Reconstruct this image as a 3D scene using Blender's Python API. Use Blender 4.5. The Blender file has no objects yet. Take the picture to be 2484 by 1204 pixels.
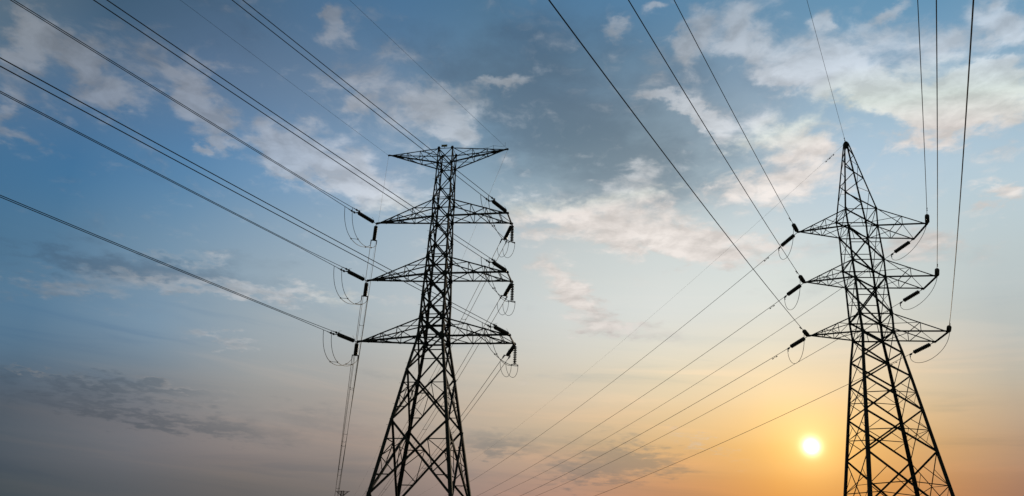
import bpy, math, random
from mathutils import Vector, Matrix
random.seed(7)
SC = bpy.context.scene
COL = SC.collection

# ------------------------------------------------------------------ measured site data
FOCAL_PX, PITCH, ROLL, EYE = 2011.37, 0.40049, 0.03700, 1.7
TALL = dict(x=-6.547, y=70.0, yaw=-0.1782, ratio=1.112, z=[41.128, 39.557, 37.668, 35.685, 33.903, 31.874, 29.881, 28.133, 26.109, 24.082, 22.281, 19.243, 14.849, 8.87], w=[0.707, 0.715, 0.744, 0.815, 0.778, 0.867, 0.905, 0.951, 1.025, 1.047, 1.111, 1.644, 2.347, 3.295], arms=[[5.884, 5.906, 0.0, 41.073], [6.391, 6.401, 1.161, 33.776], [6.709, 6.604, 1.208, 28.029], [7.006, 7.024, 1.336, 22.246]])
PEAKED = dict(x=23.871, y=52.0, yaw=-0.1050, ratio=1.134, z=[27.135, 25.862, 23.401, 22.123, 19.623, 18.375, 16.916, 15.362, 13.174, 10.636], w=[1.027, 0.97, 1.022, 0.982, 1.019, 0.974, 1.206, 1.404, 1.675, 1.987], arms=[[4.066, 4.123, 1.294, 25.887], [3.995, 4.179, 1.219, 22.144], [4.109, 4.311, 1.167, 18.373]])
PEAK_Z = 32.971
WIRES = {"T1near": {"L1": [204.77, -0.0683, 0.00016], "R2": [205.48, -0.0722, 0.00016], "L2": [204.57, -0.0597, 0.00016], "R3": [205.81, -0.0611, 0.00016], "L3": [203.45, -0.0595, 0.00016], "R1": [207.29, -0.053, 0.00016], "EL": [205.77, -0.0594, 0.000128], "ER": [206.27, -0.0646, 0.000128]}, "T1far": {"L1": [-11.33, -0.1391, 0.00042], "L2": [-11.27, -0.1389, 0.00042], "L3": [-11.13, -0.1313, 0.00042], "R1": [-13.23, -0.1007, 0.00028], "R2": [-13.11, -0.0945, 0.00028], "R3": [-12.46, -0.0678, 0.00028], "EL": [-11.43, -0.1011, 0.000224], "ER": [-12.64, -0.0939, 0.000224]}, "T2near": {"L3": [207.27, -0.1207, 0.0006], "L2": [207.08, -0.1305, 0.0006], "L1": [207.04, -0.1304, 0.0006], "E": [207.09, -0.1373, 0.00048], "R1": [207.01, -0.1265, 0.0006], "R2": [207.0, -0.1404, 0.0006], "R3": [207.0, -0.1475, 0.0006]}, "T2far": {"L1": [-18.17, -0.1491, 0.00058], "L2": [-17.9, -0.1321, 0.00058], "L3": [-18.37, -0.1211, 0.00058], "R1": [-18.03, -0.1432, 0.00058], "R2": [-18.01, -0.1304, 0.00058], "R3": [-19.22, -0.1255, 0.00058], "E": [-18.5, -0.1577, 0.000464]}}
SKY_AZ = [-38, -31, -24, -17, -10, -3, 4, 11, 18, 25, 32, 38]
SKY_EL = [3, 5, 6.5, 8, 10, 12.5, 15, 18, 21, 24, 27, 30, 33, 36, 39.5]
SKY_RGB = [[[66,76,82],[73,83,91],[80,89,100],[82,93,104],[83,101,117],[84,118,146],[78,114,142],[70,110,139],[64,108,144],[71,110,144],[84,112,140],[86,110,131],[88,108,125],[84,105,124],[80,102,122]],[[66,76,82],[69,79,86],[77,86,95],[81,91,101],[85,96,108],[88,113,134],[89,122,149],[86,121,149],[79,119,151],[68,114,153],[77,113,148],[80,110,140],[70,98,124],[62,90,115],[64,92,117]],[[84,88,94],[86,90,95],[99,101,106],[111,112,117],[115,117,123],[118,130,141],[122,146,166],[120,147,169],[114,145,170],[96,136,170],[87,128,166],[91,121,153],[86,112,141],[75,102,129],[74,102,128]],[[103,99,98],[103,99,98],[117,111,108],[135,126,123],[146,140,137],[152,153,152],[156,165,170],[153,169,180],[146,167,183],[130,159,184],[111,149,184],[107,137,168],[99,125,153],[84,115,146],[74,109,142]],[[119,111,108],[119,112,108],[128,119,114],[148,135,127],[164,151,142],[170,164,157],[175,177,175],[174,185,190],[167,183,194],[155,177,194],[140,165,189],[124,151,177],[108,135,162],[91,124,155],[75,114,149]],[[151,132,124],[152,132,124],[155,135,126],[169,149,136],[183,166,149],[193,181,165],[195,192,183],[194,199,199],[188,197,200],[174,188,197],[146,169,185],[124,152,174],[110,140,163],[97,129,155],[81,118,148]],[[181,143,123],[182,143,123],[182,144,124],[191,158,133],[202,176,145],[211,194,169],[212,205,190],[210,213,209],[204,210,208],[190,199,201],[154,171,181],[127,150,165],[112,137,157],[98,129,154],[83,122,155]],[[205,148,105],[205,148,105],[205,148,106],[213,164,117],[223,185,135],[230,206,168],[228,217,193],[221,222,215],[214,219,216],[199,208,208],[164,179,186],[138,157,169],[120,143,161],[104,135,160],[87,129,163]],[[217,151,87],[217,151,87],[217,151,87],[226,167,102],[237,190,125],[244,213,165],[235,221,193],[222,223,214],[216,223,220],[203,214,217],[179,196,205],[158,178,192],[138,161,180],[118,149,174],[99,139,169]],[[199,140,89],[201,141,88],[202,142,88],[213,159,103],[225,181,125],[231,203,162],[221,209,186],[211,213,205],[206,215,213],[195,210,217],[180,202,218],[162,188,207],[142,172,195],[113,153,182],[99,143,175]],[[160,120,98],[160,120,98],[161,121,99],[174,138,112],[186,158,131],[191,178,158],[188,188,180],[188,196,195],[190,202,204],[186,204,212],[176,199,214],[156,185,204],[132,167,193],[103,148,180],[102,148,179]],[[160,120,98],[160,120,98],[163,124,101],[177,142,115],[186,162,136],[187,178,163],[182,188,185],[184,194,195],[185,200,204],[185,204,214],[167,192,208],[145,177,198],[120,159,187],[110,152,182],[109,151,182]]]
BRIGHT_CLOUDS = [[-35.82, 30.54, 1.18, 1.67, 9.5, 0.85], [-34.86, 29.86, 0.95, 1.21, 8.7, 0.6], [-35.29, 26.05, 0.8, 0.96, -14.0, 0.7], [-34.31, 24.71, 1.61, 0.49, 0.8, 0.5], [-33.42, 30.98, 0.99, 0.61, -1.4, 0.7], [-32.07, 30.4, 0.99, 1.13, -27.4, 0.6], [-30.71, 28.86, 1.51, 1.01, -13.6, 0.75], [-28.52, 28.69, 1.57, 0.72, -4.6, 0.6], [-28.17, 31.02, 6.69, 1.28, -5.5, 0.38], [-24.5, 29.96, 0.98, 1.56, 13.1, 0.8], [-22.5, 28.79, 1.0, 1.59, 11.8, 0.85], [-22.53, 27.57, 0.84, 0.27, 2.2, 0.7], [-18.78, 27.87, 1.32, 1.14, 9.9, 0.75], [-16.89, 27.36, 1.47, 0.78, -18.9, 0.75], [-17.75, 28.87, 1.76, 1.11, -18.0, 0.5], [-15.94, 37.18, 0.89, 0.41, 25.7, 0.9], [-15.23, 36.02, 0.98, 0.74, 9.0, 0.85], [-11.88, 33.59, 3.23, 1.5, -5.3, 0.45], [-6.94, 32.25, 2.79, 1.0, -3.6, 0.9], [-12.92, 31.81, 0.95, 0.6, 7.6, 0.7], [-4.67, 30.7, 1.37, 0.78, 3.8, 0.85], [-1.24, 34.13, 1.84, 0.5, 12.0, 1.0], [-14.16, 27.49, 1.82, 0.83, -5.9, 0.75], [-11.51, 26.14, 1.83, 1.13, -11.8, 0.55], [-12.4, 28.14, 3.99, 1.4, -10.9, 0.45], [-9.0, 25.84, 1.86, 1.13, -3.7, 0.45], [1.47, 25.61, 2.83, 1.03, -7.7, 0.42], [4.56, 25.08, 3.12, 1.14, -9.0, 0.42], [8.92, 25.73, 3.4, 1.3, -6.2, 0.5], [9.45, 27.96, 1.73, 1.17, -2.1, 0.6], [10.99, 23.56, 6.01, 1.07, -9.6, 0.5], [14.5, 22.64, 5.24, 0.89, -10.9, 0.65], [8.32, 37.66, 1.09, 0.42, -2.5, 0.75], [14.8, 37.21, 1.03, 1.14, 10.5, 0.7], [17.45, 36.84, 1.1, 1.13, 9.5, 0.75], [13.95, 36.02, 0.67, 1.33, 24.5, 0.75], [18.74, 35.5, 1.17, 1.13, 9.4, 0.7], [11.75, 33.34, 1.03, 0.47, 4.6, 1.05], [13.62, 32.23, 1.73, 0.44, -20.0, 1.0], [15.58, 31.14, 1.67, 0.67, -27.4, 0.95], [11.6, 38.45, 0.95, 0.37, 2.0, 0.95], [11.28, 35.69, 2.31, 0.97, -11.8, 0.4], [22.76, 33.74, 2.96, 1.19, -16.2, 0.95], [25.74, 32.7, 2.67, 1.42, -28.6, 1.0], [28.95, 30.66, 2.92, 1.06, -25.9, 1.05], [31.99, 29.43, 2.0, 1.23, -12.9, 0.9], [34.02, 29.5, 2.29, 1.26, -14.1, 1.0], [35.79, 33.35, 1.84, 0.98, -40.1, 1.05], [34.59, 30.72, 1.81, 0.62, -14.8, 0.7], [28.51, 36.05, 1.35, 0.41, 14.2, 0.7], [23.83, 36.41, 0.72, 0.66, -10.2, 0.75], [24.61, 36.01, 0.44, 0.25, -10.6, 0.6], [29.77, 34.17, 4.04, 0.99, -3.9, 0.4], [31.67, 32.84, 1.54, 0.99, 5.2, 0.6], [29.38, 27.94, 1.79, 0.56, 3.7, 0.6], [20.33, 29.98, 2.35, 1.02, -16.3, 0.7], [21.61, 28.47, 2.0, 0.8, -16.8, 0.65], [20.64, 33.27, 1.66, 0.68, -16.7, 0.7], [19.51, 26.55, 4.32, 1.22, -1.4, 0.7], [33.81, 23.8, 1.37, 0.59, -11.7, 0.7], [3.98, 20.53, 2.35, 1.05, -39.6, 0.6], [5.49, 19.27, 1.75, 0.87, -38.3, 0.6], [7.84, 17.44, 3.5, 0.62, -5.1, 0.6], [-22.93, 20.09, 3.42, 0.32, 3.8, 0.4], [-29.71, 16.66, 4.61, 0.65, 6.8, 0.5], [-23.29, 17.96, 4.64, 0.42, 1.1, 0.45], [-15.77, 18.57, 5.62, 0.55, -0.9, 0.6], [-19.05, 15.06, 2.93, 0.42, -7.0, 0.5], [-29.86, 11.55, 1.98, 0.19, 4.3, 0.6], [28.78, 21.64, 2.68, 0.82, -8.5, 0.55], [-21.82, 11.71, 4.03, 0.3, -5.6, 0.45], [13.18, 9.92, 2.89, 0.27, -20.2, 0.4], [1.72, 14.43, 1.74, 0.56, -3.2, 0.25]]
DARK_CLOUDS = [[14.69, 33.82, 7.29, 2.98, -17.8, 0.35], [22.97, 35.14, 4.49, 1.54, -9.5, 0.3], [-21.64, 9.42, 7.41, 0.5, -2.4, 0.4], [4.85, 30.72, 9.01, 3.69, -17.6, 0.85], [0.18, 32.61, 4.93, 2.55, -15.2, 0.4], [-0.34, 36.42, 5.16, 2.97, 1.7, 0.5], [-22.91, 34.58, 8.91, 2.08, -0.0, 0.45], [-28.92, 18.36, 5.24, 0.65, 2.0, 0.7], [-21.96, 19.25, 4.77, 0.58, 0.2, 0.55], [-26.58, 11.23, 5.81, 0.54, 1.3, 0.75], [-23.93, 9.93, 6.25, 0.45, -1.8, 0.6], [-14.62, 10.59, 8.05, 0.92, -5.1, 0.4], [9.34, 8.85, 3.67, 0.93, -4.3, 1.05], [5.49, 7.86, 2.61, 0.66, -3.5, 0.85], [-1.28, 10.33, 3.11, 0.6, -9.3, 0.6], [17.41, 29.22, 2.97, 1.51, -23.9, 0.5], [11.8, 28.0, 6.13, 1.55, -21.2, 0.55], [29.55, 33.08, 2.97, 1.11, -21.8, 0.5], [-17.74, 20.31, 3.36, 0.71, -1.8, 0.4], [-9.57, 14.53, 3.99, 0.82, -5.3, 0.35], [-0.96, 9.4, 2.53, 0.54, -2.6, 0.6], [8.24, 37.19, 4.01, 1.64, -18.2, 0.35], [20.81, 27.36, 1.43, 0.8, -6.9, 0.6], [19.39, 33.57, 2.12, 1.07, -24.7, 0.4], [13.18, 35.29, 2.89, 1.37, -21.1, 0.35]]
SUN_AZ, SUN_EL = 20.12, 9.62

def direction(az, el):
    az, el = math.radians(az), math.radians(el)
    return Vector((math.sin(az) * math.cos(el), math.cos(az) * math.cos(el), math.sin(el)))

# ------------------------------------------------------------------ camera
cam_data = bpy.data.cameras.new("camera")
cam = bpy.data.objects.new("camera", cam_data)
COL.objects.link(cam)
cam_data.sensor_width = 36.0
cam_data.lens = FOCAL_PX / 2484 * 36.0
cam_data.clip_start, cam_data.clip_end = 0.1, 20000
cp, sp, cr, sr = math.cos(PITCH), math.sin(PITCH), math.cos(ROLL), math.sin(ROLL)
fwd, up0, r0 = Vector((0, cp, sp)), Vector((0, -sp, cp)), Vector((1, 0, 0))
right, up = cr * r0 + sr * up0, -sr * r0 + cr * up0
m = Matrix((right, up, -fwd)).transposed().to_4x4()
m.translation = (0, 0, EYE)
cam.matrix_world = m
SC.camera = cam

SC.view_settings.view_transform = 'Standard'
SC.view_settings.look = 'None'
SC.view_settings.exposure = 0
SC.view_settings.gamma = 1

# ------------------------------------------------------------------ sun lamp
sun_dir = direction(SUN_AZ, SUN_EL)
sd = bpy.data.lights.new("sun", 'SUN')
sd.energy = 2.0
sd.angle = math.radians(0.5)
sd.color = (1.0, 0.80, 0.55)
sun = bpy.data.objects.new("sun", sd)
COL.objects.link(sun)
sun.rotation_euler = sun_dir.to_track_quat('Z', 'Y').to_euler()

# ------------------------------------------------------------------ sky (world): Nishita air, dusk colours by direction, clouds, sun glow
def lin(c):
    def f(v):
        v /= 255.0
        return v / 12.92 if v <= 0.04045 else ((v + 0.055) / 1.055) ** 2.4
    return tuple(f(v) for v in c)

world = bpy.data.worlds.new("World")
SC.world = world
world.use_nodes = True
NT = world.node_tree
NT.nodes.clear()
def link(a, b): NT.links.new(a, b)
def plug(sock, v):
    if v is None: return
    if hasattr(v, 'is_linked'): link(v, sock)
    else: sock.default_value = v
def math_n(op, a, b=None, c=None, clamp=False):
    n = NT.nodes.new('ShaderNodeMath'); n.operation = op; n.use_clamp = clamp
    plug(n.inputs[0], a); plug(n.inputs[1], b); plug(n.inputs[2], c)
    return n.outputs[0]
def vec_n(op, a, b=None, scale=None):
    n = NT.nodes.new('ShaderNodeVectorMath'); n.operation = op
    plug(n.inputs[0], a); plug(n.inputs[1], b)
    if scale is not None: plug(n.inputs['Scale'], scale)
    return n.outputs['Value'] if op in ('LENGTH', 'DOT_PRODUCT') else n.outputs[0]
def mix_n(fac, a, b, blend='MIX'):
    n = NT.nodes.new('ShaderNodeMix'); n.data_type = 'RGBA'; n.blend_type = blend
    plug(n.inputs[0], fac); plug(n.inputs[6], a); plug(n.inputs[7], b)
    return n.outputs[2]
def map_n(v, a, b, c=0.0, d=1.0, kind='LINEAR'):
    n = NT.nodes.new('ShaderNodeMapRange'); n.interpolation_type = kind; n.clamp = True
    plug(n.inputs['Value'], v)
    n.inputs['From Min'].default_value, n.inputs['From Max'].default_value = a, b
    n.inputs['To Min'].default_value, n.inputs['To Max'].default_value = c, d
    return n.outputs[0]
def xyz(a, b, c=0.0):
    n = NT.nodes.new('ShaderNodeCombineXYZ')
    plug(n.inputs[0], a); plug(n.inputs[1], b); plug(n.inputs[2], c)
    return n.outputs[0]
def noise(vec, scale, detail=8.0, rough=0.55, dist=0.0, color=False, lac=2.0):
    n = NT.nodes.new('ShaderNodeTexNoise'); n.noise_dimensions = '3D'
    plug(n.inputs['Vector'], vec)
    n.inputs['Scale'].default_value = scale; n.inputs['Detail'].default_value = detail
    n.inputs['Roughness'].default_value = rough; n.inputs['Distortion'].default_value = dist
    n.inputs['Lacunarity'].default_value = lac
    return n.outputs['Color' if color else 0]

tc = NT.nodes.new('ShaderNodeTexCoord')
D = vec_n('NORMALIZE', tc.outputs['Generated'])
sep = NT.nodes.new('ShaderNodeSeparateXYZ'); link(D, sep.inputs[0])
dx, dy, dz = sep.outputs
az = math_n('DEGREES', math_n('ARCTAN2', dx, dy))
el = math_n('DEGREES', math_n('ARCSINE', dz))
AE = xyz(az, el)

cosang = vec_n('DOT_PRODUCT', D, tuple(sun_dir))
ang0 = math_n('DEGREES', math_n('ARCCOSINE', math_n('MINIMUM', cosang, 1.0)))

# dusk colours: one elevation ramp for each of a dozen compass bearings, blended round the horizon
elf = math_n('DIVIDE', el, 45.0, clamp=True)
def elev_ramp(cols):
    n = NT.nodes.new('ShaderNodeValToRGB'); n.color_ramp.interpolation = 'EASE' if False else 'CARDINAL'
    e = n.color_ramp.elements
    while len(e) > 1: e.remove(e[0])
    for k, (a, c) in enumerate(zip(SKY_EL, cols)):
        s = e[0] if k == 0 else e.new(a / 45.0)
        s.position = a / 45.0
        s.color = (*lin(c), 1)
    link(elf, n.inputs[0])
    return n.outputs[0]
air = elev_ramp(SKY_RGB[0])
for k in range(1, len(SKY_AZ)):
    air = mix_n(map_n(az, SKY_AZ[k - 1], SKY_AZ[k]), air, elev_ramp(SKY_RGB[k]))

# clouds: noise on a flat cloud layer (so it foreshortens to the horizon), gathered where the cloud banks stand
h = math_n('ADD', math_n('MAXIMUM', dz, 0.0), 0.10)
P = xyz(math_n('DIVIDE', dx, h), math_n('DIVIDE', dy, h), 0.0)
warp = vec_n('SUBTRACT', noise(P, 6.0, 4, 0.5, color=True), (0.5, 0.5, 0.5))
PW = vec_n('ADD', P, vec_n('SCALE', warp, scale=0.09))
wob = vec_n('SUBTRACT', noise(P, 11.0, 6, 0.6, color=True), (0.5, 0.5, 0.5))
AEW = vec_n('ADD', AE, vec_n('MULTIPLY', wob, (5.5, 4.2, 0.0)))
def banks(table):
    total = None
    for a, e, ra, re, rot, s in table:
        # each bank takes the running total along (times almost nothing), so the nodes are worked off one after another
        src = AEW if total is None else vec_n('ADD', AEW, vec_n('SCALE', (1.0, 1.0, 0.0), scale=math_n('MULTIPLY', total, 1e-7)))
        ca, sa = math.cos(math.radians(rot)), math.sin(math.radians(rot))
        off = vec_n('SUBTRACT', src, (a, e, 0.0))
        u = vec_n('DOT_PRODUCT', off, (ca / (ra * 1.15), sa / (ra * 1.15), 0.0))
        v = vec_n('DOT_PRODUCT', off, (-sa / (re * 1.15), ca / (re * 1.15), 0.0))
        q = math_n('MULTIPLY_ADD', u, u, math_n('MULTIPLY', v, v))
        g = math_n('POWER', 2.71828, math_n('MULTIPLY', q, -1.0))
        total = math_n('MULTIPLY', g, s) if total is None else math_n('MULTIPLY_ADD', g, s, total)
    return math_n('MINIMUM', total, 1.1)
bright = banks(BRIGHT_CLOUDS)
dark = banks(DARK_CLOUDS)
n_big = noise(PW, 7.0, 9, 0.58, 0.1)
n_fine = noise(PW, 21.0, 8, 0.6, 0.2)
n_soft = noise(P, 1.7, 5, 0.5, 0.4)
nb = math_n('ADD', math_n('MULTIPLY', n_big, 0.5), math_n('MULTIPLY', n_fine, 0.5))
high = map_n(el, 10, 24, 0.0, 0.16)
cov = math_n('ADD', math_n('MULTIPLY', math_n('SUBTRACT', nb, 0.5), map_n(el, 13, 27, 0.8, 2.7)), math_n('ADD', math_n('MULTIPLY', bright, 0.95), high))
puff = map_n(cov, 0.2, 0.95, 0, 1, 'SMOOTHSTEP')
covd = math_n('ADD', math_n('MULTIPLY_ADD', math_n('SUBTRACT', n_soft, 0.5), 1.7, math_n('MULTIPLY', math_n('SUBTRACT', n_big, 0.5), map_n(el, 12, 22, 0.3, 1.5))), math_n('MULTIPLY', dark, 1.0))
veil = map_n(covd, 0.16, 1.0, 0, 1, 'SMOOTHSTEP')
bw = NT.nodes.new('ShaderNodeRGBToBW'); link(air, bw.inputs[0])
lum = bw.outputs[0]
grey = NT.nodes.new('ShaderNodeCombineColor')
for i in range(3): link(lum, grey.inputs[i])
dark_col = vec_n('MULTIPLY', mix_n(0.18, air, grey.outputs[0]), (0.65, 0.71, 0.765))
lit_col = vec_n('MULTIPLY', mix_n(0.62, air, grey.outputs[0]), (1.82, 1.735, 1.70))
lit_col = vec_n('MINIMUM', lit_col, (0.85, 0.785, 0.74))
lit_col = vec_n('MAXIMUM', lit_col, vec_n('SCALE', air, scale=1.03))
# underside shading of the puffs: a second look at the noise a little way towards the sun
shade = noise(vec_n('ADD', PW, (0.012, 0.03, 0.0)), 7.0, 7, 0.58, 0.1)
relief = map_n(math_n('SUBTRACT', n_big, shade), -0.10, 0.10, 0.80, 1.12)
lit_col = vec_n('SCALE', lit_col, scale=math_n('MULTIPLY', relief, map_n(el, 14, 26, 0.76, 1.0)))
# thin layered streaks low in the sky
SV = xyz(math_n('MULTIPLY', az, 0.055), math_n('ADD', math_n('MULTIPLY', el, 0.62), math_n('MULTIPLY', az, 0.035)), 3.7)
st = noise(SV, 1.0, 6, 0.55, 0.6)
low = math_n('MULTIPLY', map_n(el, 13, 22, 1, 0, 'SMOOTHSTEP'), map_n(ang0, 3, 9, 0, 1, 'SMOOTHSTEP'))
air = mix_n(math_n('MULTIPLY', low, map_n(st, 0.50, 0.70, 0, 0.55, 'SMOOTHSTEP')), air, vec_n('MULTIPLY', air, (0.70, 0.80, 0.90)))
air = mix_n(math_n('MULTIPLY', low, map_n(st, 0.48, 0.30, 0, 0.6, 'SMOOTHSTEP')), air, vec_n('MULTIPLY', air, (1.20, 1.10, 1.04)))
sky = mix_n(math_n('MULTIPLY', veil, 0.95), air, dark_col)
# soft skirts round the puffs, then the puffs themselves
skirt = map_n(math_n('ADD', math_n('MULTIPLY', math_n('SUBTRACT', n_big, 0.5), 1.1), bright), 0.08, 1.0, 0, 0.5, 'SMOOTHSTEP')
sky = mix_n(skirt, sky, vec_n('SCALE', lit_col, scale=0.90))
inner = map_n(math_n('MULTIPLY_ADD', n_soft, 0.6, math_n('MULTIPLY', n_big, 0.4)), 0.46, 0.62, 1.0, 0.84)
sky = mix_n(math_n('MULTIPLY', puff, 0.88), sky, vec_n('SCALE', lit_col, scale=inner))

# glow of the sun through the thin haze, and its disc
ang = ang0
def glow(width, power, col):
    q = math_n('POWER', math_n('DIVIDE', ang, width), power)
    return vec_n('SCALE', col, scale=math_n('POWER', 2.71828, math_n('MULTIPLY', q, -1.0)))
sky = vec_n('ADD', sky, glow(0.22, 1.15, (11.0, 10.0, 7.5)))
sky = vec_n('ADD', sky, glow(1.7, 1.25, (0.42, 0.34, 0.14)))
sky = vec_n('ADD', sky, glow(5.0, 1.4, (0.20, 0.085, -0.025)))

ns = NT.nodes.new('ShaderNodeTexSky'); ns.sky_type = 'NISHITA'; ns.sun_disc = False
ns.sun_elevation = math.radians(SUN_EL); ns.sun_rotation = math.radians(SUN_AZ)
ns.air_density = 1.5; ns.dust_density = 3.0
# overhead and behind the viewer the plain Nishita air takes over from the dusk bank of colours
front = math_n('MULTIPLY', map_n(math_n('ABSOLUTE', az), 45, 80, 1, 0, 'SMOOTHSTEP'), map_n(el, 48, 70, 1, 0, 'SMOOTHSTEP'))
final = mix_n(front, ns.outputs[0], vec_n('SCALE', sky, scale=10.0))
bg = NT.nodes.new('ShaderNodeBackground'); bg.inputs['Strength'].default_value = 0.1
link(final, bg.inputs[0])
wo = NT.nodes.new('ShaderNodeOutputWorld'); link(bg.outputs[0], wo.inputs[0])
world.cycles.sampling_method = 'MANUAL'
world.cycles.sample_map_resolution = 512

# ------------------------------------------------------------------ materials
def material(name, c0, c1, rough=0.6, metal=0.0, scale=6.0, bump=0.0):
    mt = bpy.data.materials.new(name); mt.use_nodes = True
    t = mt.node_tree; b = t.nodes['Principled BSDF']
    co = t.nodes.new('ShaderNodeTexCoord')
    nz = t.nodes.new('ShaderNodeTexNoise'); nz.inputs['Scale'].default_value = scale; nz.inputs['Detail'].default_value = 6
    t.links.new(co.outputs['Object'], nz.inputs['Vector'])
    rp = t.nodes.new('ShaderNodeValToRGB')
    rp.color_ramp.elements[0].position, rp.color_ramp.elements[1].position = 0.35, 0.65
    rp.color_ramp.elements[0].color, rp.color_ramp.elements[1].color = (*c0, 1), (*c1, 1)
    t.links.new(nz.outputs[0], rp.inputs[0]); t.links.new(rp.outputs[0], b.inputs['Base Color'])
    b.inputs['Roughness'].default_value = rough; b.inputs['Metallic'].default_value = metal
    b.inputs['Specular IOR Level'].default_value = 0.25
    if bump:
        bp = t.nodes.new('ShaderNodeBump'); bp.inputs['Strength'].default_value = bump
        t.links.new(nz.outputs[0], bp.inputs['Height']); t.links.new(bp.outputs[0], b.inputs['Normal'])
    return mt
STEEL = material('dark_painted_steel', (0.009, 0.011, 0.011), (0.019, 0.021, 0.020), 0.85, 0.0, 3.0)
FITTING = material('fitting_steel', (0.02, 0.02, 0.02), (0.035, 0.035, 0.033), 0.6, 0.3, 20)
CABLE = material('conductor_aluminium', (0.025, 0.025, 0.025), (0.04, 0.04, 0.038), 0.6, 0.2, 8)
GLASS = material('brown_porcelain', (0.022, 0.018, 0.014), (0.04, 0.033, 0.026), 0.35, 0.0, 15)
PLATE = material('olive_plate', (0.09, 0.08, 0.02), (0.13, 0.11, 0.03), 0.6, 0.0, 12)
GRASS = material('field_grass', (0.035, 0.05, 0.018), (0.08, 0.085, 0.035), 0.9, 0.0, 0.4, 0.3)

# ------------------------------------------------------------------ mesh helpers
class MB:
    def __init__(self): self.v, self.f = [], []
    def prism(self, ring0, ring1, caps=True):
        k, n = len(self.v), len(ring0)
        self.v += [tuple(p) for p in ring0] + [tuple(p) for p in ring1]
        for i in range(n):
            j = (i + 1) % n
            self.f.append((k + i, k + j, k + n + j, k + n + i))
        if caps:
            self.f.append(tuple(range(k + n - 1, k - 1, -1))); self.f.append(tuple(range(k + n, k + 2 * n)))
    def angle(self, p, q, w, xd, yd=None, shift=(0.0, 0.0), w1=None):
        """an L-section steel member from p to q, flanges along xd and yd"""
        p, q = Vector(p), Vector(q); d = (q - p).normalized()
        x = Vector(xd); x = (x - x.dot(d) * d)
        if x.length < 1e-4: x = d.orthogonal()
        x.normalize(); y = d.cross(x)
        if yd is not None and y.dot(Vector(yd)) < 0: y = -y
        def ring(c, w):
            t = max(0.012, w * 0.13)
            pts = ((0, 0), (w, 0), (w, t), (t, t), (t, w), (0, w))
            return [c + x * (a + shift[0] * w) + y * (b + shift[1] * w) for a, b in pts]
        self.prism(ring(p, w), ring(q, w1 or w))
    def box(self, c, sx, sy, sz, X=Vector((1, 0, 0)), Y=Vector((0, 1, 0)), Z=Vector((0, 0, 1))):
        c = Vector(c)
        r = [c + X * a * sx / 2 + Y * b * sy / 2 - Z * sz / 2 for a, b in ((-1, -1), (1, -1), (1, 1), (-1, 1))]
        self.prism(r, [v + Z * sz for v in r])
    def plate(self, c, pts, X, Y, t):
        """flat plate with outline pts in the X/Y plane, thickness t"""
        c = Vector(c); N = Vector(X).cross(Vector(Y)).normalized()
        r = [c + Vector(X) * a + Vector(Y) * b - N * t / 2 for a, b in pts]
        self.prism(r, [v + N * t for v in r])
    def tube(self, pts, r, n=6):
        pts = [Vector(p) for p in pts]; k0 = len(self.v); side = None
        for i, p in enumerate(pts):
            d = (pts[min(i + 1, len(pts) - 1)] - pts[max(i - 1, 0)]).normalized()
            if side is None: side = d.orthogonal().normalized()
            side = (side - side.dot(d) * d).normalized(); oth = d.cross(side)
            for j in range(n):
                a = 2 * math.pi * j / n
                self.v.append(tuple(p + side * math.cos(a) * r + oth * math.sin(a) * r))
        for i in range(len(pts) - 1):
            for j in range(n):
                a, b = k0 + i * n + j, k0 + i * n + (j + 1) % n
                self.f.append((a, b, b + n, a + n))
        self.f.append(tuple(range(k0 + n - 1, k0 - 1, -1))); e = k0 + (len(pts) - 1) * n
        self.f.append(tuple(range(e, e + n)))
    def lathe(self, prof, n=16):
        """profile of (x, radius) turned about the X axis"""
        k0 = len(self.v)
        for x, r in prof:
            for j in range(n):
                a = 2 * math.pi * j / n
                self.v.append((x, r * math.cos(a), r * math.sin(a)))
        for i in range(len(prof) - 1):
            for j in range(n):
                a, b = k0 + i * n + j, k0 + i * n + (j + 1) % n
                self.f.append((a, b, b + n, a + n))
        self.f.append(tuple(range(k0 + n - 1, k0 - 1, -1))); e = k0 + (len(prof) - 1) * n
        self.f.append(tuple(range(e, e + n)))
    def mesh(self, name):
        me = bpy.data.meshes.new(name); me.from_pydata(self.v, [], self.f); me.update()
        return me

def obj(name, mb, mat, parent=None, smooth=False, offset=None):
    if offset is not None:
        o_ = Vector(offset); mb.v = [tuple(Vector(v) - o_) for v in mb.v]
    me = mb.mesh(name) if isinstance(mb, MB) else mb
    if isinstance(mb, MB):
        me.materials.append(mat)
        if smooth: me.polygons.foreach_set('use_smooth', [True] * len(me.polygons))
    o = bpy.data.objects.new(name, me); COL.objects.link(o)
    if parent: o.parent = parent
    return o
def tag(o, label=None, cat=None, group=None, kind=None):
    if label: o['label'] = label
    if cat: o['category'] = cat
    if group: o['group'] = group
    if kind: o['kind'] = kind
    return o
def empty(name, loc=(0, 0, 0), rz=0.0):
    o = bpy.data.objects.new(name, None); COL.objects.link(o)
    o.empty_display_size = 0.5
    o.location = loc; o.rotation_euler = (0, 0, rz)
    return o

# ------------------------------------------------------------------ the ground
g = MB(); N = 40; S = 6000.0
for j in range(N + 1):
    for i in range(N + 1):
        u = (i / N * 2 - 1); v = (j / N * 2 - 1)
        x, y = S * u * abs(u), S * v * abs(v)
        far = min(1.0, math.hypot(x, y) / 1500)
        g.v.append((x, y, far * 1.5 * math.sin(x * 0.004) * math.cos(y * 0.003)))
for j in range(N):
    for i in range(N):
        a = j * (N + 1) + i
        g.f.append((a, a + 1, a + N + 2, a + N + 1))
tag(obj('ground', g, GRASS, smooth=True), kind='structure')

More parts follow.
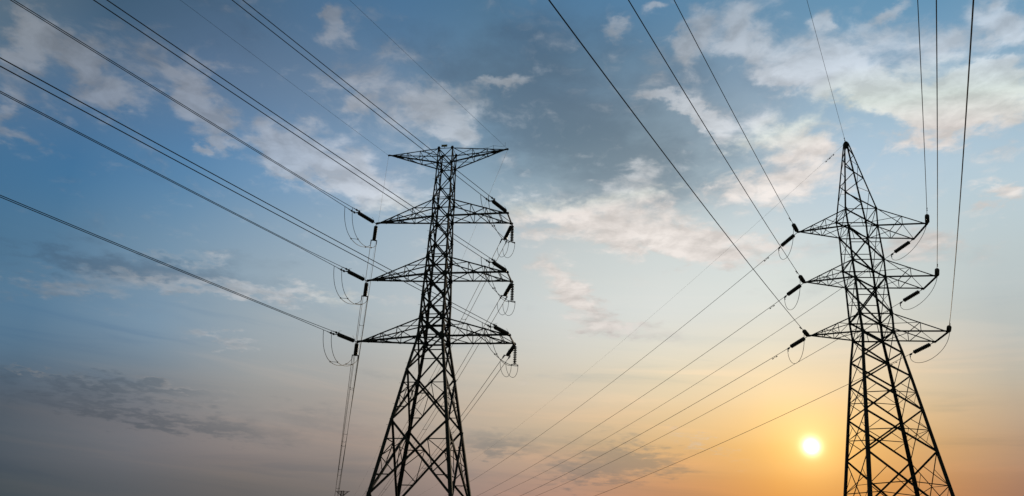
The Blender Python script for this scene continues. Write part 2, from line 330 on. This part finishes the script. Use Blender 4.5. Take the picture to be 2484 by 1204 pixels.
# ------------------------------------------------------------------ lattice towers
FACES = {'near': ((-1, -1), (1, -1), (0, -1, 0)), 'far': ((-1, 1), (1, 1), (0, 1, 0)),
         'left': ((-1, -1), (-1, 1), (-1, 0, 0)), 'right': ((1, -1), (1, 1), (1, 0, 0))}
def corner(lv, su, sv, ratio):
    z, w = lv
    return Vector((su * w, sv * w * ratio, z))
def cross_pt(a0, b0, a1, b1):
    """crossing of the diagonals a0-b1 and b0-a1 of a panel"""
    w0, w1 = (b0 - a0).length, (b1 - a1).length
    return a0.lerp(b1, w0 / (w0 + w1))
def body(root, levels, ratio, leg_w, panels, belts, side_scale=1.0, gus=(1.05, .06), more=()):
    """four legs and four braced faces; levels run downwards"""
    for su, sv in ((-1, -1), (1, -1), (-1, 1), (1, 1)):
        b = MB()
        for k in range(len(levels) - 1):
            p, q = corner(levels[k], su, sv, ratio), corner(levels[k + 1], su, sv, ratio)
            b.angle(p, q, leg_w(p.z), (-su, 0, 0), (0, -sv, 0), shift=(-.36, -.36), w1=leg_w(q.z))
        leg = obj('leg', b, STEEL, root)
        for k in tuple(belts) + tuple(more):                # gusset plates where the arms meet the legs
            p = corner(levels[k], su, sv, ratio); s = leg_w(p.z) * gus[0] + gus[1]
            gb = MB()
            ow = 0.28 if k in more else 0.55
            oc = [(-s * ow, -s * .45), (-s * .1, -s * 1.1), (s * .8, -s * 0.85), (s * 1.2, s * .15), (s * .6, s * 1.1), (-s * ow * .6, s * .95)]
            oc = [(a * (1 if su < 0 else -1), c) for a, c in oc]
            gb.plate(p + Vector((0, sv * 0.012, 0)), oc, (1, 0, 0), (0, 0, 1), 0.014)
            obj('gusset_plate', gb, STEEL, leg)
    for fname, (ca, cb, nrm) in FACES.items():
        sc = side_scale if fname in ('left', 'right') else 1.0
        n = Vector(nrm); b = MB()
        for k, spec in enumerate(panels):
            A0, B0 = corner(levels[k], *ca, ratio), corner(levels[k], *cb, ratio)
            A1, B1 = corner(levels[k + 1], *ca, ratio), corner(levels[k + 1], *cb, ratio)
            kind, w = spec[0], spec[1] * sc
            inn = -n
            if 'X' in kind or 'S' in kind:
                b.angle(A0, B1, w, inn, shift=(0.05, -0.5))
                X = cross_pt(A0, B0, A1, B1)
                if 'X' in kind: b.angle(B0, A1, w, n, shift=(0.02, -0.5))
            if 'Z' in kind:                                 # zigzag: direction given by the spec
                flip = spec[2] ^ (fname in ('far', 'left'))
                if flip: b.angle(B0, A1, w, inn, shift=(0, -0.5))
                else: b.angle(A0, B1, w, inn, shift=(0, -0.5))
            if 'h' in kind:                                 # belt through the crossing
                t = (X.z - A0.z) / (A1.z - A0.z)
                b.angle(A0.lerp(A1, t), B0.lerp(B1, t), w * 0.5, inn, shift=(0.35, -0.5))
            if 'm' in kind:                                 # half-panel stiffeners of a single diagonal
                M = A0.lerp(B1, 0.5)
                b.angle(M, A1, w * 0.45, inn, shift=(0.3, -0.5)); b.angle(M, A1.lerp(B1, 0.52), w * 0.4, inn, shift=(0.3, -0.5))
            if 'r' in kind:                                 # redundants of the tall lower panels
                r = w * 0.52
                for P0, P1, Q0, Q1 in ((A0, A1, B0, B1), (B0, B1, A0, A1)):
                    mid = P0.lerp(P1, 0.5)
                    up_, lo_ = P0.lerp(X, 0.5), P1.lerp(X, 0.5)
                    b.angle(mid, X, r, inn, shift=(0.3, -0.5))
                    b.angle(mid, up_, r * 0.8, inn, shift=(0.3, -0.5)); b.angle(mid, lo_, r * 0.8, inn, shift=(0.3, -0.5))
            if 'q' in kind:
                r = w * 0.45
                for P0, P1, Q0, Q1 in ((A0, A1, B0, B1), (B0, B1, A0, A1)):
                    t = (X.z - P0.z) / (P1.z - P0.z)
                    for fu, fd in ((0.26, None), (0.74, None)):
                        leg_p = P0.lerp(P1, fu)
                        if fu < t: dg = P0.lerp(Q1, fu)
                        else: dg = P1.lerp(Q0, 1 - fu)
                        b.angle(leg_p, dg, r * 0.9, inn, shift=(0.3, -0.5))
                    up_, lo_ = P0.lerp(Q1, 0.26), P1.lerp(Q0, 0.30)
                    mid = P0.lerp(P1, 0.5)
                    b.angle(up_, lo_, r * .8, inn, shift=(0.3, -0.5))
                    b.angle(up_, mid, r * .8, inn, shift=(0.3, -0.5)); b.angle(lo_, mid, r * .8, inn, shift=(0.3, -0.5))
        for k in belts:
            A, B = corner(levels[k], *ca, ratio), corner(levels[k], *cb, ratio)
            b.angle(A, B, 0.62 * leg_w(A.z) * (1.0 if sc == 1 else 0.7), -n, (0, 0, -1), shift=(0.1, 0))
        obj('braced_face', b, STEEL, root)
def plan_brace(root, levels, ks, ratio, w):
    for k in ks:
        b = MB()
        b.angle(corner(levels[k], -1, -1, ratio), corner(levels[k], 1, 1, ratio), w, (0, 0, 1), shift=(-0.3, -0.5))
        obj('plan_brace', b, STEEL, root)
def cross_arm(root, side, top, bot, ratio, tips, wc, wl, fr, plate):
    """one arm: four chords from the body to its tip(s), lattice between them"""
    at, bt = corner(top, side, -1, ratio), corner(top, side, 1, ratio)
    ab, bb = corner(bot, side, -1, ratio), corner(bot, side, 1, ratio)
    tn, tf = Vector(tips[0]), Vector(tips[-1])
    lat = MB()
    pairs = [(at, ab, tn, tn, 1), (bt, bb, tf, tf, 1), (ab, bb, tn, tf, 1), (at, bt, tn, tf, 0)]
    ctr = (at + bt + ab + bb) / 4
    for idx, (a0, b0, ta, tb, dense) in enumerate(pairs):
        ref = ((a0 + b0) / 2 - ctr)
        A = [a0.lerp(ta, f) for f in fr]; Bq = [b0.lerp(tb, f) for f in fr]
        for k in range(1, len(fr)):
            if (A[k] - Bq[k]).length > 0.12: lat.angle(A[k], Bq[k], wl, ref, shift=(-0.6, -0.5))
            if dense or k == 1:
                if (k + idx) % 2: lat.angle(A[k - 1], Bq[k], wl, ref, shift=(-0.7, -0.5))
                else: lat.angle(Bq[k - 1], A[k], wl, ref, shift=(-0.7, -0.5))
        if (tn - tf).length > 0.05 and dense and idx == 2:
            lat.angle(A[-1], tf, wl, ref, shift=(-0.7, -0.5))
    arm = obj('cross_arm', lat, STEEL, root)
    for p, q, w, up_ in ((at, tn, wc * 0.85, 1), (bt, tf, wc * 0.6, 1), (ab, tn, wc, -1), (bb, tf, wc * 1.1, -1)):
        cbm = MB(); cbm.angle(p, q, w, (0, 0, -up_), (0, 1 if p.y < 0 else -1, 0), shift=(0, 0))
        obj('chord', cbm, STEEL, arm)
    if (tn - tf).length > 0.05:
        e = MB(); e.angle(tn, tf, wc * 1.05, (-side, 0, 0), (0, 0, -1)); obj('end_bar', e, STEEL, arm)
    for t in ([tn] if (tn - tf).length < 0.05 else [tn, tf]):
        pb = MB(); s = plate
        pb.plate(t + Vector((-side * s * 0.35, 0, 0)), [(-s, -s * .35), (s * .55, -s * .5), (s * .8, 0), (s * .55, s * .5), (-s, s * .38)] if side > 0 else
                 [(s, -s * .35), (s, s * .38), (-s * .55, s * .5), (-s * .8, 0), (-s * .55, -s * .5)], (1, 0, 0), (0, 0, 1), 0.05)
        obj('tip_plate', pb, STEEL, arm)
    return arm
def step_bolts(root, levels, su, sv, ratio, every):
    k = 0; z = levels[0][0] - 0.6
    while z > 9 and k < 40:
        for i in range(len(levels) - 1):
            if levels[i + 1][0] <= z <= levels[i][0]:
                t = (levels[i][0] - z) / (levels[i][0] - levels[i + 1][0])
                p = corner(levels[i], su, sv, ratio).lerp(corner(levels[i + 1], su, sv, ratio), t)
        b = MB(); s = -1 if k % 2 else 1
        b.tube([p, p + (Vector((su * 0.30, 0, 0)) if k % 2 else Vector((su * .05, sv * 0.28, 0)))], 0.012, 5)
        obj('step_bolt', b, STEEL, root)
        z -= every; k += 1

def place(t, local):
    c, s = math.cos(t['yaw']), math.sin(t['yaw'])
    return Vector((t['x'] + c * local[0] - s * local[1], t['y'] + s * local[0] + c * local[1], local[2]))

# --- the tall double-circuit tower left of centre
T = TALL
tall = empty('transmission_tower', (T['x'], T['y'], 0), T['yaw'])
tag(tall, 'tall dark lattice pylon left of centre, with four pairs of cross-arms and flat top', 'pylon', 'lattice transmission towers')
lv = list(zip(T['z'], T['w'])); slope = (lv[-1][1] - lv[-2][1]) / (lv[-2][0] - lv[-1][0])
lv.append((0.0, lv[-1][1] + slope * lv[-1][0]))
def interp(z, tab):
    for (z0, a), (z1, b) in zip(tab, tab[1:]):
        if z >= z1: return b + (a - b) * min(1, (z - z1) / (z0 - z1))
    return tab[-1][1]
tall_leg = lambda z: interp(z, [(41.1, .105), (34, .14), (28, .18), (22, .225), (15, .275), (9, .31), (0, .33)])
def dg(k): return (0.76 if k < 10 else 0.66) * tall_leg((lv[k][0] + lv[k + 1][0]) / 2)
kinds = ['X', 'X', 'Xh', 'X', 'Xh', 'Xh', 'Xh', 'X', 'Xh', 'Xh', 'Xh', 'Xhq', 'Xq', 'Xq']
kinds = ['X', 'X', 'Xh', 'X', 'X', 'Xh', 'Xh', 'X', 'Xh', 'Xh', 'Xh', 'Xq', 'Xq', 'Xq']
body(tall, lv, T['ratio'], tall_leg, [(kd, dg(k)) for k, kd in enumerate(kinds)], (0, 1, 3, 4, 6, 7, 9, 10), 0.85, (1.05, .07), (2, 5, 8))
tiers = [(0, 1), (3, 4), (6, 7), (9, 10)]
TIPS = {}
for k, (ti, bi) in enumerate(tiers):
    l_, r_, vt, z = T['arms'][k]
    wc = (0.11, 0.135, 0.14, 0.145)[k]
    fr = (0, .36, .62, .84)
    cross_arm(tall, -1, lv[ti], lv[bi], T['ratio'], [(-l_, 0, z)], wc, wc * 0.5, fr, 0.17)
    tips = [(r_, 0, z)] if k == 0 else [(r_, -vt, z), (r_, vt, z)]
    cross_arm(tall, 1, lv[ti], lv[bi], T['ratio'], tips, wc, wc * 0.5, fr, 0.19)
    TIPS['tall', k, 'L'] = place(T, (-l_, 0, z)); TIPS['tall', k, 'N'] = place(T, tips[0]); TIPS['tall', k, 'F'] = place(T, tips[-1])
plan_brace(tall, lv, (1, 4, 7, 10), T['ratio'], 0.08)
step_bolts(tall, lv, -1, -1, T['ratio'], 0.9)
mp = MB(); mp.box((-0.12, -T['w'][0] * T['ratio'] - 0.05, T['z'][0] + 0.21), 0.56, 0.05, 0.22); obj('marker_plate', mp, PLATE, tall)
mpost = MB(); mpost.angle((-0.12, -T['w'][0] * T['ratio'], T['z'][0] - .05), (-0.12, -T['w'][0] * T['ratio'], T['z'][0] + .12), 0.05, (1, 0, 0), (0, 1, 0)); obj('plate_bracket', mpost, STEEL, tall)
rod = MB(); l_, r_, vt, z = T['arms'][0]
rod.tube([(r_ - 1.35, -0.25, z - 0.35), (r_ - 1.35, -0.25, z + 0.35)], 0.016, 5); obj('bracket_rod', rod, STEEL, tall)
wl = MB(); wl.tube([(2.0, -0.4, z - .25), (3.2, -0.4, z - 0.05), (4.0, -.3, z + 0.12), (r_ - 1.35, -0.25, z + 0.33), (r_ - .6, -.2, z + 0.22), (r_ - .25, -.1, z + .3), (r_ - .2, -.5, z + .5)], 0.012, 5)
obj('earth_lead', wl, CABLE, tall)

# --- the shorter single-peak tower on the right, in front of the sunset
T2 = PEAKED
peaked = empty('transmission_tower', (T2['x'], T2['y'], 0), T2['yaw'])
tag(peaked, 'dark lattice pylon beside the setting sun, with one sharp peak', 'pylon', 'lattice transmission towers')
lb = list(zip(T2['z'], T2['w'])); s2 = 0.127
lb.append((6.6, lb[-1][1] + s2 * (lb[-1][0] - 6.6))); lb.append((0.0, lb[-1][1] + s2 * 6.6))
wt, zt = 0.12, PEAK_Z - 0.1
pk = [(zt, wt)] + [(zt + (lb[0][0] - zt) * f, wt + (lb[0][1] - wt) * f) for f in (.20, .36, .55, .76)]
lv2 = pk + lb; n0 = len(pk)
peak_leg = lambda z: interp(z, [(33, .085), (26, .095), (19, .135), (17, .16), (11, .215), (0, .24)])
pan = [('Z', .05, 1), ('Z', .055, 0), ('Z', .06, 1), ('Z', .06, 0), ('Z', .06, 1)]
pan[0:5] = [('Z', .05, 0), ('Z', .05, 1), ('Z', .06, 0), ('Z', .055, 1), ('Z', .065, 0)]
pan += [('Sm', .08), ('Xh', .085), ('Sm', .09), ('Xh', .09), ('Sm', .095), ('X', .095), ('X', .095), ('Xr', .095), ('Xr', .1), ('Xr', .105), ('Xr', .105)]
belts2 = tuple(n0 + i for i in (0, 1, 2, 3, 4, 5))
body(peaked, lv2, T2['ratio'], peak_leg, pan, belts2, 0.55, (0.9, .035))
for k, (ti, bi) in enumerate(((0, 1), (2, 3), (4, 5))):
    l_, r_, vt, z = T2['arms'][k]
    cross_arm(peaked, -1, lb[ti], lb[bi], T2['ratio'], [(-l_, 0, z)], 0.085, 0.036, (0, .42, .68), 0.11)
    cross_arm(peaked, 1, lb[ti], lb[bi], T2['ratio'], [(r_, -vt, z), (r_, vt, z)], 0.085, 0.036, (0, .5), 0.13)
    TIPS['peaked', k, 'L'] = place(T2, (-l_, 0, z)); TIPS['peaked', k, 'N'] = place(T2, (r_, -vt, z)); TIPS['peaked', k, 'F'] = place(T2, (r_, vt, z))
plan_brace(peaked, lv2, (n0 + 1, n0 + 3, n0 + 5), T2['ratio'], 0.085)
step_bolts(peaked, lv2[3:], -1, -1, T2['ratio'], 0.8)
cap = MB(); cap.plate((0, 0, PEAK_Z - 0.12), [(-.15, -.25), (-.08, -.33), (.08, -.33), (.16, -.22), (.15, .06), (.06, .17), (-.08, .17), (-.17, .04)], (1, 0, 0), (0, 0, 1), 0.22); obj('peak_cap', cap, STEEL, peaked)
TOP2 = place(T2, (0, 0, PEAK_Z))

# --- the next tower of the tall line, far away, only its head above the frame edge
fx, fy = math.sin(math.radians(-10.55)) * 367, math.cos(math.radians(-10.55)) * 367
distant = empty('transmission_tower', (fx, fy, 0), -0.19)
tag(distant, 'tiny distant pylon with a T-shaped head at the bottom edge', 'pylon', 'lattice transmission towers')
lv3 = [(41.0, .55), (39.3, .6), (37, .65), (34.5, .7), (33, .75), (29, .9), (27.5, 1.0), (23.5, 1.15), (22, 1.3), (15, 2.3), (8, 3.3), (0, 4.4)]
body(distant, lv3, 1.0, lambda z: 0.13 if z > 22 else 0.2, [('X', .09)] * 11, (0, 1, 3, 4, 5, 6, 7, 8))
for k, (ti, bi, L) in enumerate(((0, 1, 3.1), (3, 4, 4.0), (5, 6, 4.3), (7, 8, 4.6))):
    for s in (-1, 1):
        cross_arm(distant, s, lv3[ti], lv3[bi], 1.0, [(s * L, 0, lv3[ti][0] if k == 0 else lv3[bi][0])], 0.12, 0.07, (0, .4, .7), 0.2)

# ------------------------------------------------------------------ conductors
def wire_fn(start, az_deg, a, b):
    hx, hy = math.sin(math.radians(az_deg)), math.cos(math.radians(az_deg))
    return lambda s: Vector((start.x + hx * s, start.y + hy * s, start.z + a * s + b * s * s))
def wire_pts(fn, s0, s1, n=70):
    return [fn(s0 + (s1 - s0) * (i / n) ** 1.6) for i in range(n + 1)]
def frame_at(fn, s):
    d = (fn(s + .05) - fn(s - .05)).normalized(); y = Vector((0, 0, 1)).cross(d).normalized(); z = d.cross(y)
    return d, y, z
def axes_matrix(o, d, y, z):
    mm = Matrix((d, y, z)).transposed().to_4x4(); mm.translation = o
    return mm

disc_mb = MB()
disc_mb.lathe([(0, .03), (.012, .05), (.05, .052), (.062, .06), (.075, .10), (.092, .127), (.105, .130), (.110, .122), (.112, .04), (.146, .02)], 14)
DISC = disc_mb.mesh('disc'); DISC.materials.append(GLASS)
DISC.polygons.foreach_set('use_smooth', [True] * len(DISC.polygons))

def add_discs(root, n, x0, ys, scale=1.0, wide=1.0):
    for y in ys:
        for i in range(n):
            d = obj('disc', DISC, None, root); d.location = (x0 + i * 0.146 * scale, y, 0); d.scale = (scale, wide, wide)

def string_tall(fn, label):
    """tension string along the wire from the arm tip, ending in a yoke for the twin conductors"""
    o = fn(0); d, y, z = frame_at(fn, 1.2)
    r = empty('insulator_string'); r.matrix_world = axes_matrix(o, d, y, z)
    tag(r, label, 'insulator', 'insulator strings of the tall pylon')
    lk = MB(); lk.tube([(0, 0, 0), (0.51, 0, 0)], 0.03, 6); obj('link', lk, FITTING, r)
    add_discs(r, 14, 0.50, (0,), 1.17, 1.38)
    e = 0.50 + 14 * .146 * 1.17
    yk = MB(); yk.plate((e + .08, 0, 0), [(-.08, .05), (-.08, -.05), (.10, -.27), (.20, -.29), (.20, .29), (.10, .27)], (1, 0, 0), (0, 1, 0), .035); obj('yoke_plate', yk, FITTING, r)
    for yy in (-.27, .27):
        cl = MB(); cl.tube([(e + .22, yy, 0), (e + 1.25, yy, 0)], .036, 6); cl.box((e + .36, yy, 0), .2, .08, .17); cl.box((e + .75, yy, 0), .2, .08, .15)
        obj('strain_clamp', cl, FITTING, r)
    for x0, dr in ((0.40, 1), (e + .04, -1)):
        hn = MB(); hn.tube([(x0, 0, 0.02), (x0 - .10, 0, .34), (x0 - .42, 0, .44)] if dr < 0 else [(x0, 0, 0.02), (x0 - .02, 0, .16), (x0 + .34, 0, .42)], .011, 5)
        obj('arcing_horn', hn, FITTING, r)
    return e + 1.35

def pilot_string(tip, y, label):
    """vertical string under the far tip that steadies the jumpers"""
    r = empty('insulator_string'); d = DOWN; yy = (y - y.dot(d) * d).normalized()
    r.matrix_world = axes_matrix(tip, d, yy, d.cross(yy))
    tag(r, label, 'insulator', 'insulator strings of the tall pylon')
    lk = MB(); lk.tube([(0, 0, 0), (0.16, 0, 0)], 0.028, 6); obj('link', lk, FITTING, r)
    add_discs(r, 10, 0.15, (0,), 1.1, 1.3)
    e = .15 + 10 * .146 * 1.1
    bar = MB(); bar.tube([(e, 0, 0), (e + .08, 0, 0)], .03, 6); bar.box((e + .08, 0, 0), .05, .62, .05)
    for q in (-.28, .28): bar.box((e + .15, q, 0), .12, .07, .09)
    obj('jumper_yoke', bar, FITTING, r)
    return tip + d * (e + .15), yy

def string_single(fn, label):
    o = fn(0); d, y, z = frame_at(fn, 0.9)
    r = empty('insulator_string'); r.matrix_world = axes_matrix(o, d, y, z)
    tag(r, label, 'insulator', 'insulator strings of the peaked pylon')
    lk = MB(); lk.tube([(0, 0, 0), (0.40, 0, 0)], 0.022, 6); obj('link', lk, FITTING, r)
    add_discs(r, 10, 0.40, (0,), 1.0, 1.08)
    e = 0.40 + 10 * .146
    cl = MB(); cl.tube([(e, 0, 0), (e + .42, 0, 0)], .026, 6); cl.box((e + .3, 0, -.03), .16, .05, .12); obj('strain_clamp', cl, FITTING, r)
    return e + .4

R_TWIN, R_SINGLE, R_EARTH = 0.0245, 0.017, 0.009
def offset_pts(fn, s0, s1, off, n=70, tilt=0.0):
    out = []
    for i in range(n + 1):
        s = s0 + (s1 - s0) * (i / n) ** 1.6
        d, y, z = frame_at(fn, s)
        ta = tilt * min(1.0, (s - s0) / 6.0)          # the pair rolls out of level within a few metres of the yoke
        out.append(fn(s) + (y * math.cos(ta) - z * math.sin(ta)) * off)
    return out
def twin(fn, s0, s1, label, spacers, tilt=0.0):
    o = fn(s0); r = empty('twin_conductor', o)
    tag(r, label, 'power cable', 'twin conductors of the tall pylon')
    for off in (-.27, .27):
        b = MB(); b.tube(offset_pts(fn, s0, s1, off, 70, tilt), R_TWIN, 6); obj('cable', b, CABLE, r, True, o)
    for s in spacers:
        d, y, z = frame_at(fn, s); p = fn(s); b = MB()
        b.tube([p - y * .25, p - y * .18 - z * .05, p - z * .07, p + y * .18 - z * .05, p + y * .25], .022, 5)
        b.box(p - y * .24, .14, .07, .07, d, y, z); b.box(p + y * .24, .14, .07, .07, d, y, z)
        obj('spacer', b, FITTING, r, False, o)
    return r
def damper(mb, fn, s):
    d, y, z = frame_at(fn, s); p = fn(s)
    mb.tube([p, p - z * .09], .018, 5); mb.tube([p - z * .09 - d * .24, p - z * .09 + d * .24], .008, 5)
    for k in (-1, 1): mb.tube([p - z * .09 + d * k * .16, p - z * .09 + d * k * .28], .034, 8)
def single(fn, s0, s1, rad, name, label, group, dampers=()):
    o = fn(s0); b = MB(); b.tube(offset_pts(fn, s0, s1, 0), rad, 6)
    r = obj(name, b, CABLE, None, True, o); r.location = o
    tag(r, label, 'power cable', group)
    for s in dampers:
        mb = MB(); damper(mb, fn, s); obj('vibration_damper', mb, FITTING, r, False, o)
    return r

def bezier(p0, p1, p2, p3, n=28):
    out = []
    for i in range(n + 1):
        t = i / n; u = 1 - t
        out.append(p0 * u ** 3 + p1 * 3 * u * u * t + p2 * 3 * u * t * t + p3 * t ** 3)
    return out
DOWN = Vector((0, 0, -1))

tier_word = {1: 'top', 2: 'middle', 3: 'bottom'}
def get(fam, key):
    az_, a, b = WIRES[fam][key]
    return az_, a, b
for k in (1, 2, 3):
    tw = tier_word[k]
    for side, sw in (('L', 'left'), ('R', 'right')):
        near_tip = TIPS['tall', k, 'L' if side == 'L' else 'N']; far_tip = TIPS['tall', k, 'L' if side == 'L' else 'F']
        fn = wire_fn(near_tip, *get('T1near', side + str(k))); ff = wire_fn(far_tip, *get('T1far', side + str(k)))
        sn = string_tall(fn, f'near-side ribbed insulator string on {tw} {sw} cross-arm of the tall pylon')
        sf = string_tall(ff, f'far-side insulator string slanting down from {tw} {sw} cross-arm of the tall pylon')
        twin(fn, sn - .8, 190, f'black twin cable rising upper left from {tw} {sw} cross-arm of the tall pylon', (110,), (0.42, 0.36, 0.24)[k - 1] if side == 'L' else 0.0)
        twin(ff, sf - .8, 300, f'thin twin cable dropping into distance from {tw} {sw} cross-arm of the tall pylon', (18 + 5 * k, 40 + 6 * k, 70, 105, 150, 200, 250))
        # jumper: a pair of slack cables under the arm
        o = near_tip.copy(); j = empty('jumper_loop', o)
        tag(j, f'slack pair of jumper cables under {tw} {sw} cross-arm of the tall pylon', 'jumper cable', 'jumper loops of the tall pylon')
        mids = []
        dn, yn, zn = frame_at(fn, sn); df, yf, zf = frame_at(ff, sf)
        if side == 'R':
            yoke, yy = pilot_string(far_tip, yf, f'upright insulator string hanging from the far end of {tw} right cross-arm of the tall pylon')
        for off in (-.27, .27):
            p0 = fn(sn + (0.45 if off < 0 else .05)) + yn * off
            if side == 'L':
                p3 = ff(sf - .3) - yf * off
                c = bezier(p0, p0 + DOWN * 3.7 - dn * .1, p3 + DOWN * 1.5 - df * 1.0 + dn * 0.7, p3)
            else:
                p3 = yoke + yy * off * 1.1
                c = bezier(p0, p0 + DOWN * 2.6 - dn * .2, p3 + DOWN * .45 + dn * 1.3, p3)
            b = MB(); b.tube(c, .024, 6); obj('cable', b, CABLE, j, True, o); mids.append(c)
        for f in (11, 22) if side == 'L' else (12,):
            b = MB(); b.tube([mids[0][f], mids[1][f]], .02, 5)
            for c in mids: b.box(c[f], .1, .1, .1)
            obj('spacer', b, FITTING, j, False, o)
        if side == 'R':                                     # tails looping from the pilot yoke to the far conductors
            for off in (-.27, .27):
                a0 = yoke + yy * off * 1.1; a1 = ff(sf + .6) + yf * off
                b = MB(); b.tube(bezier(a0, a0 + DOWN * 1.75, a1 + DOWN * 1.5, a1, 20), .02, 6); obj('tail_loop', b, CABLE, j, True, o)
for side, sw in (('L', 'left'), ('R', 'right')):
    tip = TIPS['tall', 0, 'L' if side == 'L' else 'N']
    single(wire_fn(tip, *get('T1near', 'E' + side)), 0.1, 190, R_EARTH, 'earth_wire', f'thin earth wire rising upper left from {sw} end of the flat pylon top', 'earth wires')
    single(wire_fn(tip, *get('T1far', 'E' + side)), 0.1, 300, R_EARTH, 'earth_wire', f'faint earth wire dropping behind arms from {sw} end of the flat pylon top', 'earth wires')

for k in (0, 1, 2):
    tw = ('top', 'middle', 'bottom')[k]; key = str(k + 1)
    for side, sw in (('L', 'left'), ('R', 'right')):
        near_tip = TIPS['peaked', k, 'L' if side == 'L' else 'N']; far_tip = TIPS['peaked', k, 'L' if side == 'L' else 'F']
        fn = wire_fn(near_tip, *get('T2near', side + key)); ff = wire_fn(far_tip, *get('T2far', side + key))
        sn = string_single(fn, f'upright stubby insulator string on {tw} {sw} cross-arm of the peaked pylon')
        sf = string_single(ff, f'ribbed insulator string slanting down-left from {tw} {sw} cross-arm of the peaked pylon')
        single(fn, sn - .2, 200, R_SINGLE, 'conductor', f'single black cable rising upward from {tw} {sw} cross-arm of the peaked pylon', 'single conductors of the peaked pylon', (sn + 1.35,))
        single(ff, sf - .2, 230, R_SINGLE, 'conductor', f'single cable sloping down left from {tw} {sw} cross-arm of the peaked pylon', 'single conductors of the peaked pylon', (sf + 1.5,))
        dn, yn, zn = frame_at(fn, sn); df, yf, zf = frame_at(ff, sf)
        p0, p3 = fn(sn - .1), ff(sf)
        drop = 2.2 if side == 'L' else 1.7
        c = bezier(p0, p0 + DOWN * drop * 1.1 + dn * .05, p3 + DOWN * drop * .75 + df * .15, p3 + DOWN * .05, 30)
        b = MB(); b.tube(c, .016, 6)
        jl = obj('jumper_loop', b, CABLE, None, True, near_tip); jl.location = near_tip
        tag(jl, f'slack jumper cable looping below {tw} {sw} cross-arm of the peaked pylon', 'jumper cable', 'jumper loops of the peaked pylon')
        cl = MB(); cl.tube([p3, p3 + DOWN * .22 - df * .05], .028, 6); obj('jumper_clamp', cl, FITTING, jl, False, near_tip)
fn = wire_fn(TOP2, *get('T2near', 'E')); ff = wire_fn(TOP2, *get('T2far', 'E'))
single(fn, 0.05, 200, R_EARTH * 1.2, 'earth_wire', 'thin earth wire running straight up from the peak of the right-hand pylon', 'earth wires', (0.9,))
single(ff, 0.05, 230, R_EARTH * 0.65, 'earth_wire', 'faint earth wire sloping down to the left from the peak of the right-hand pylon', 'earth wires', (1.6, 2.0))
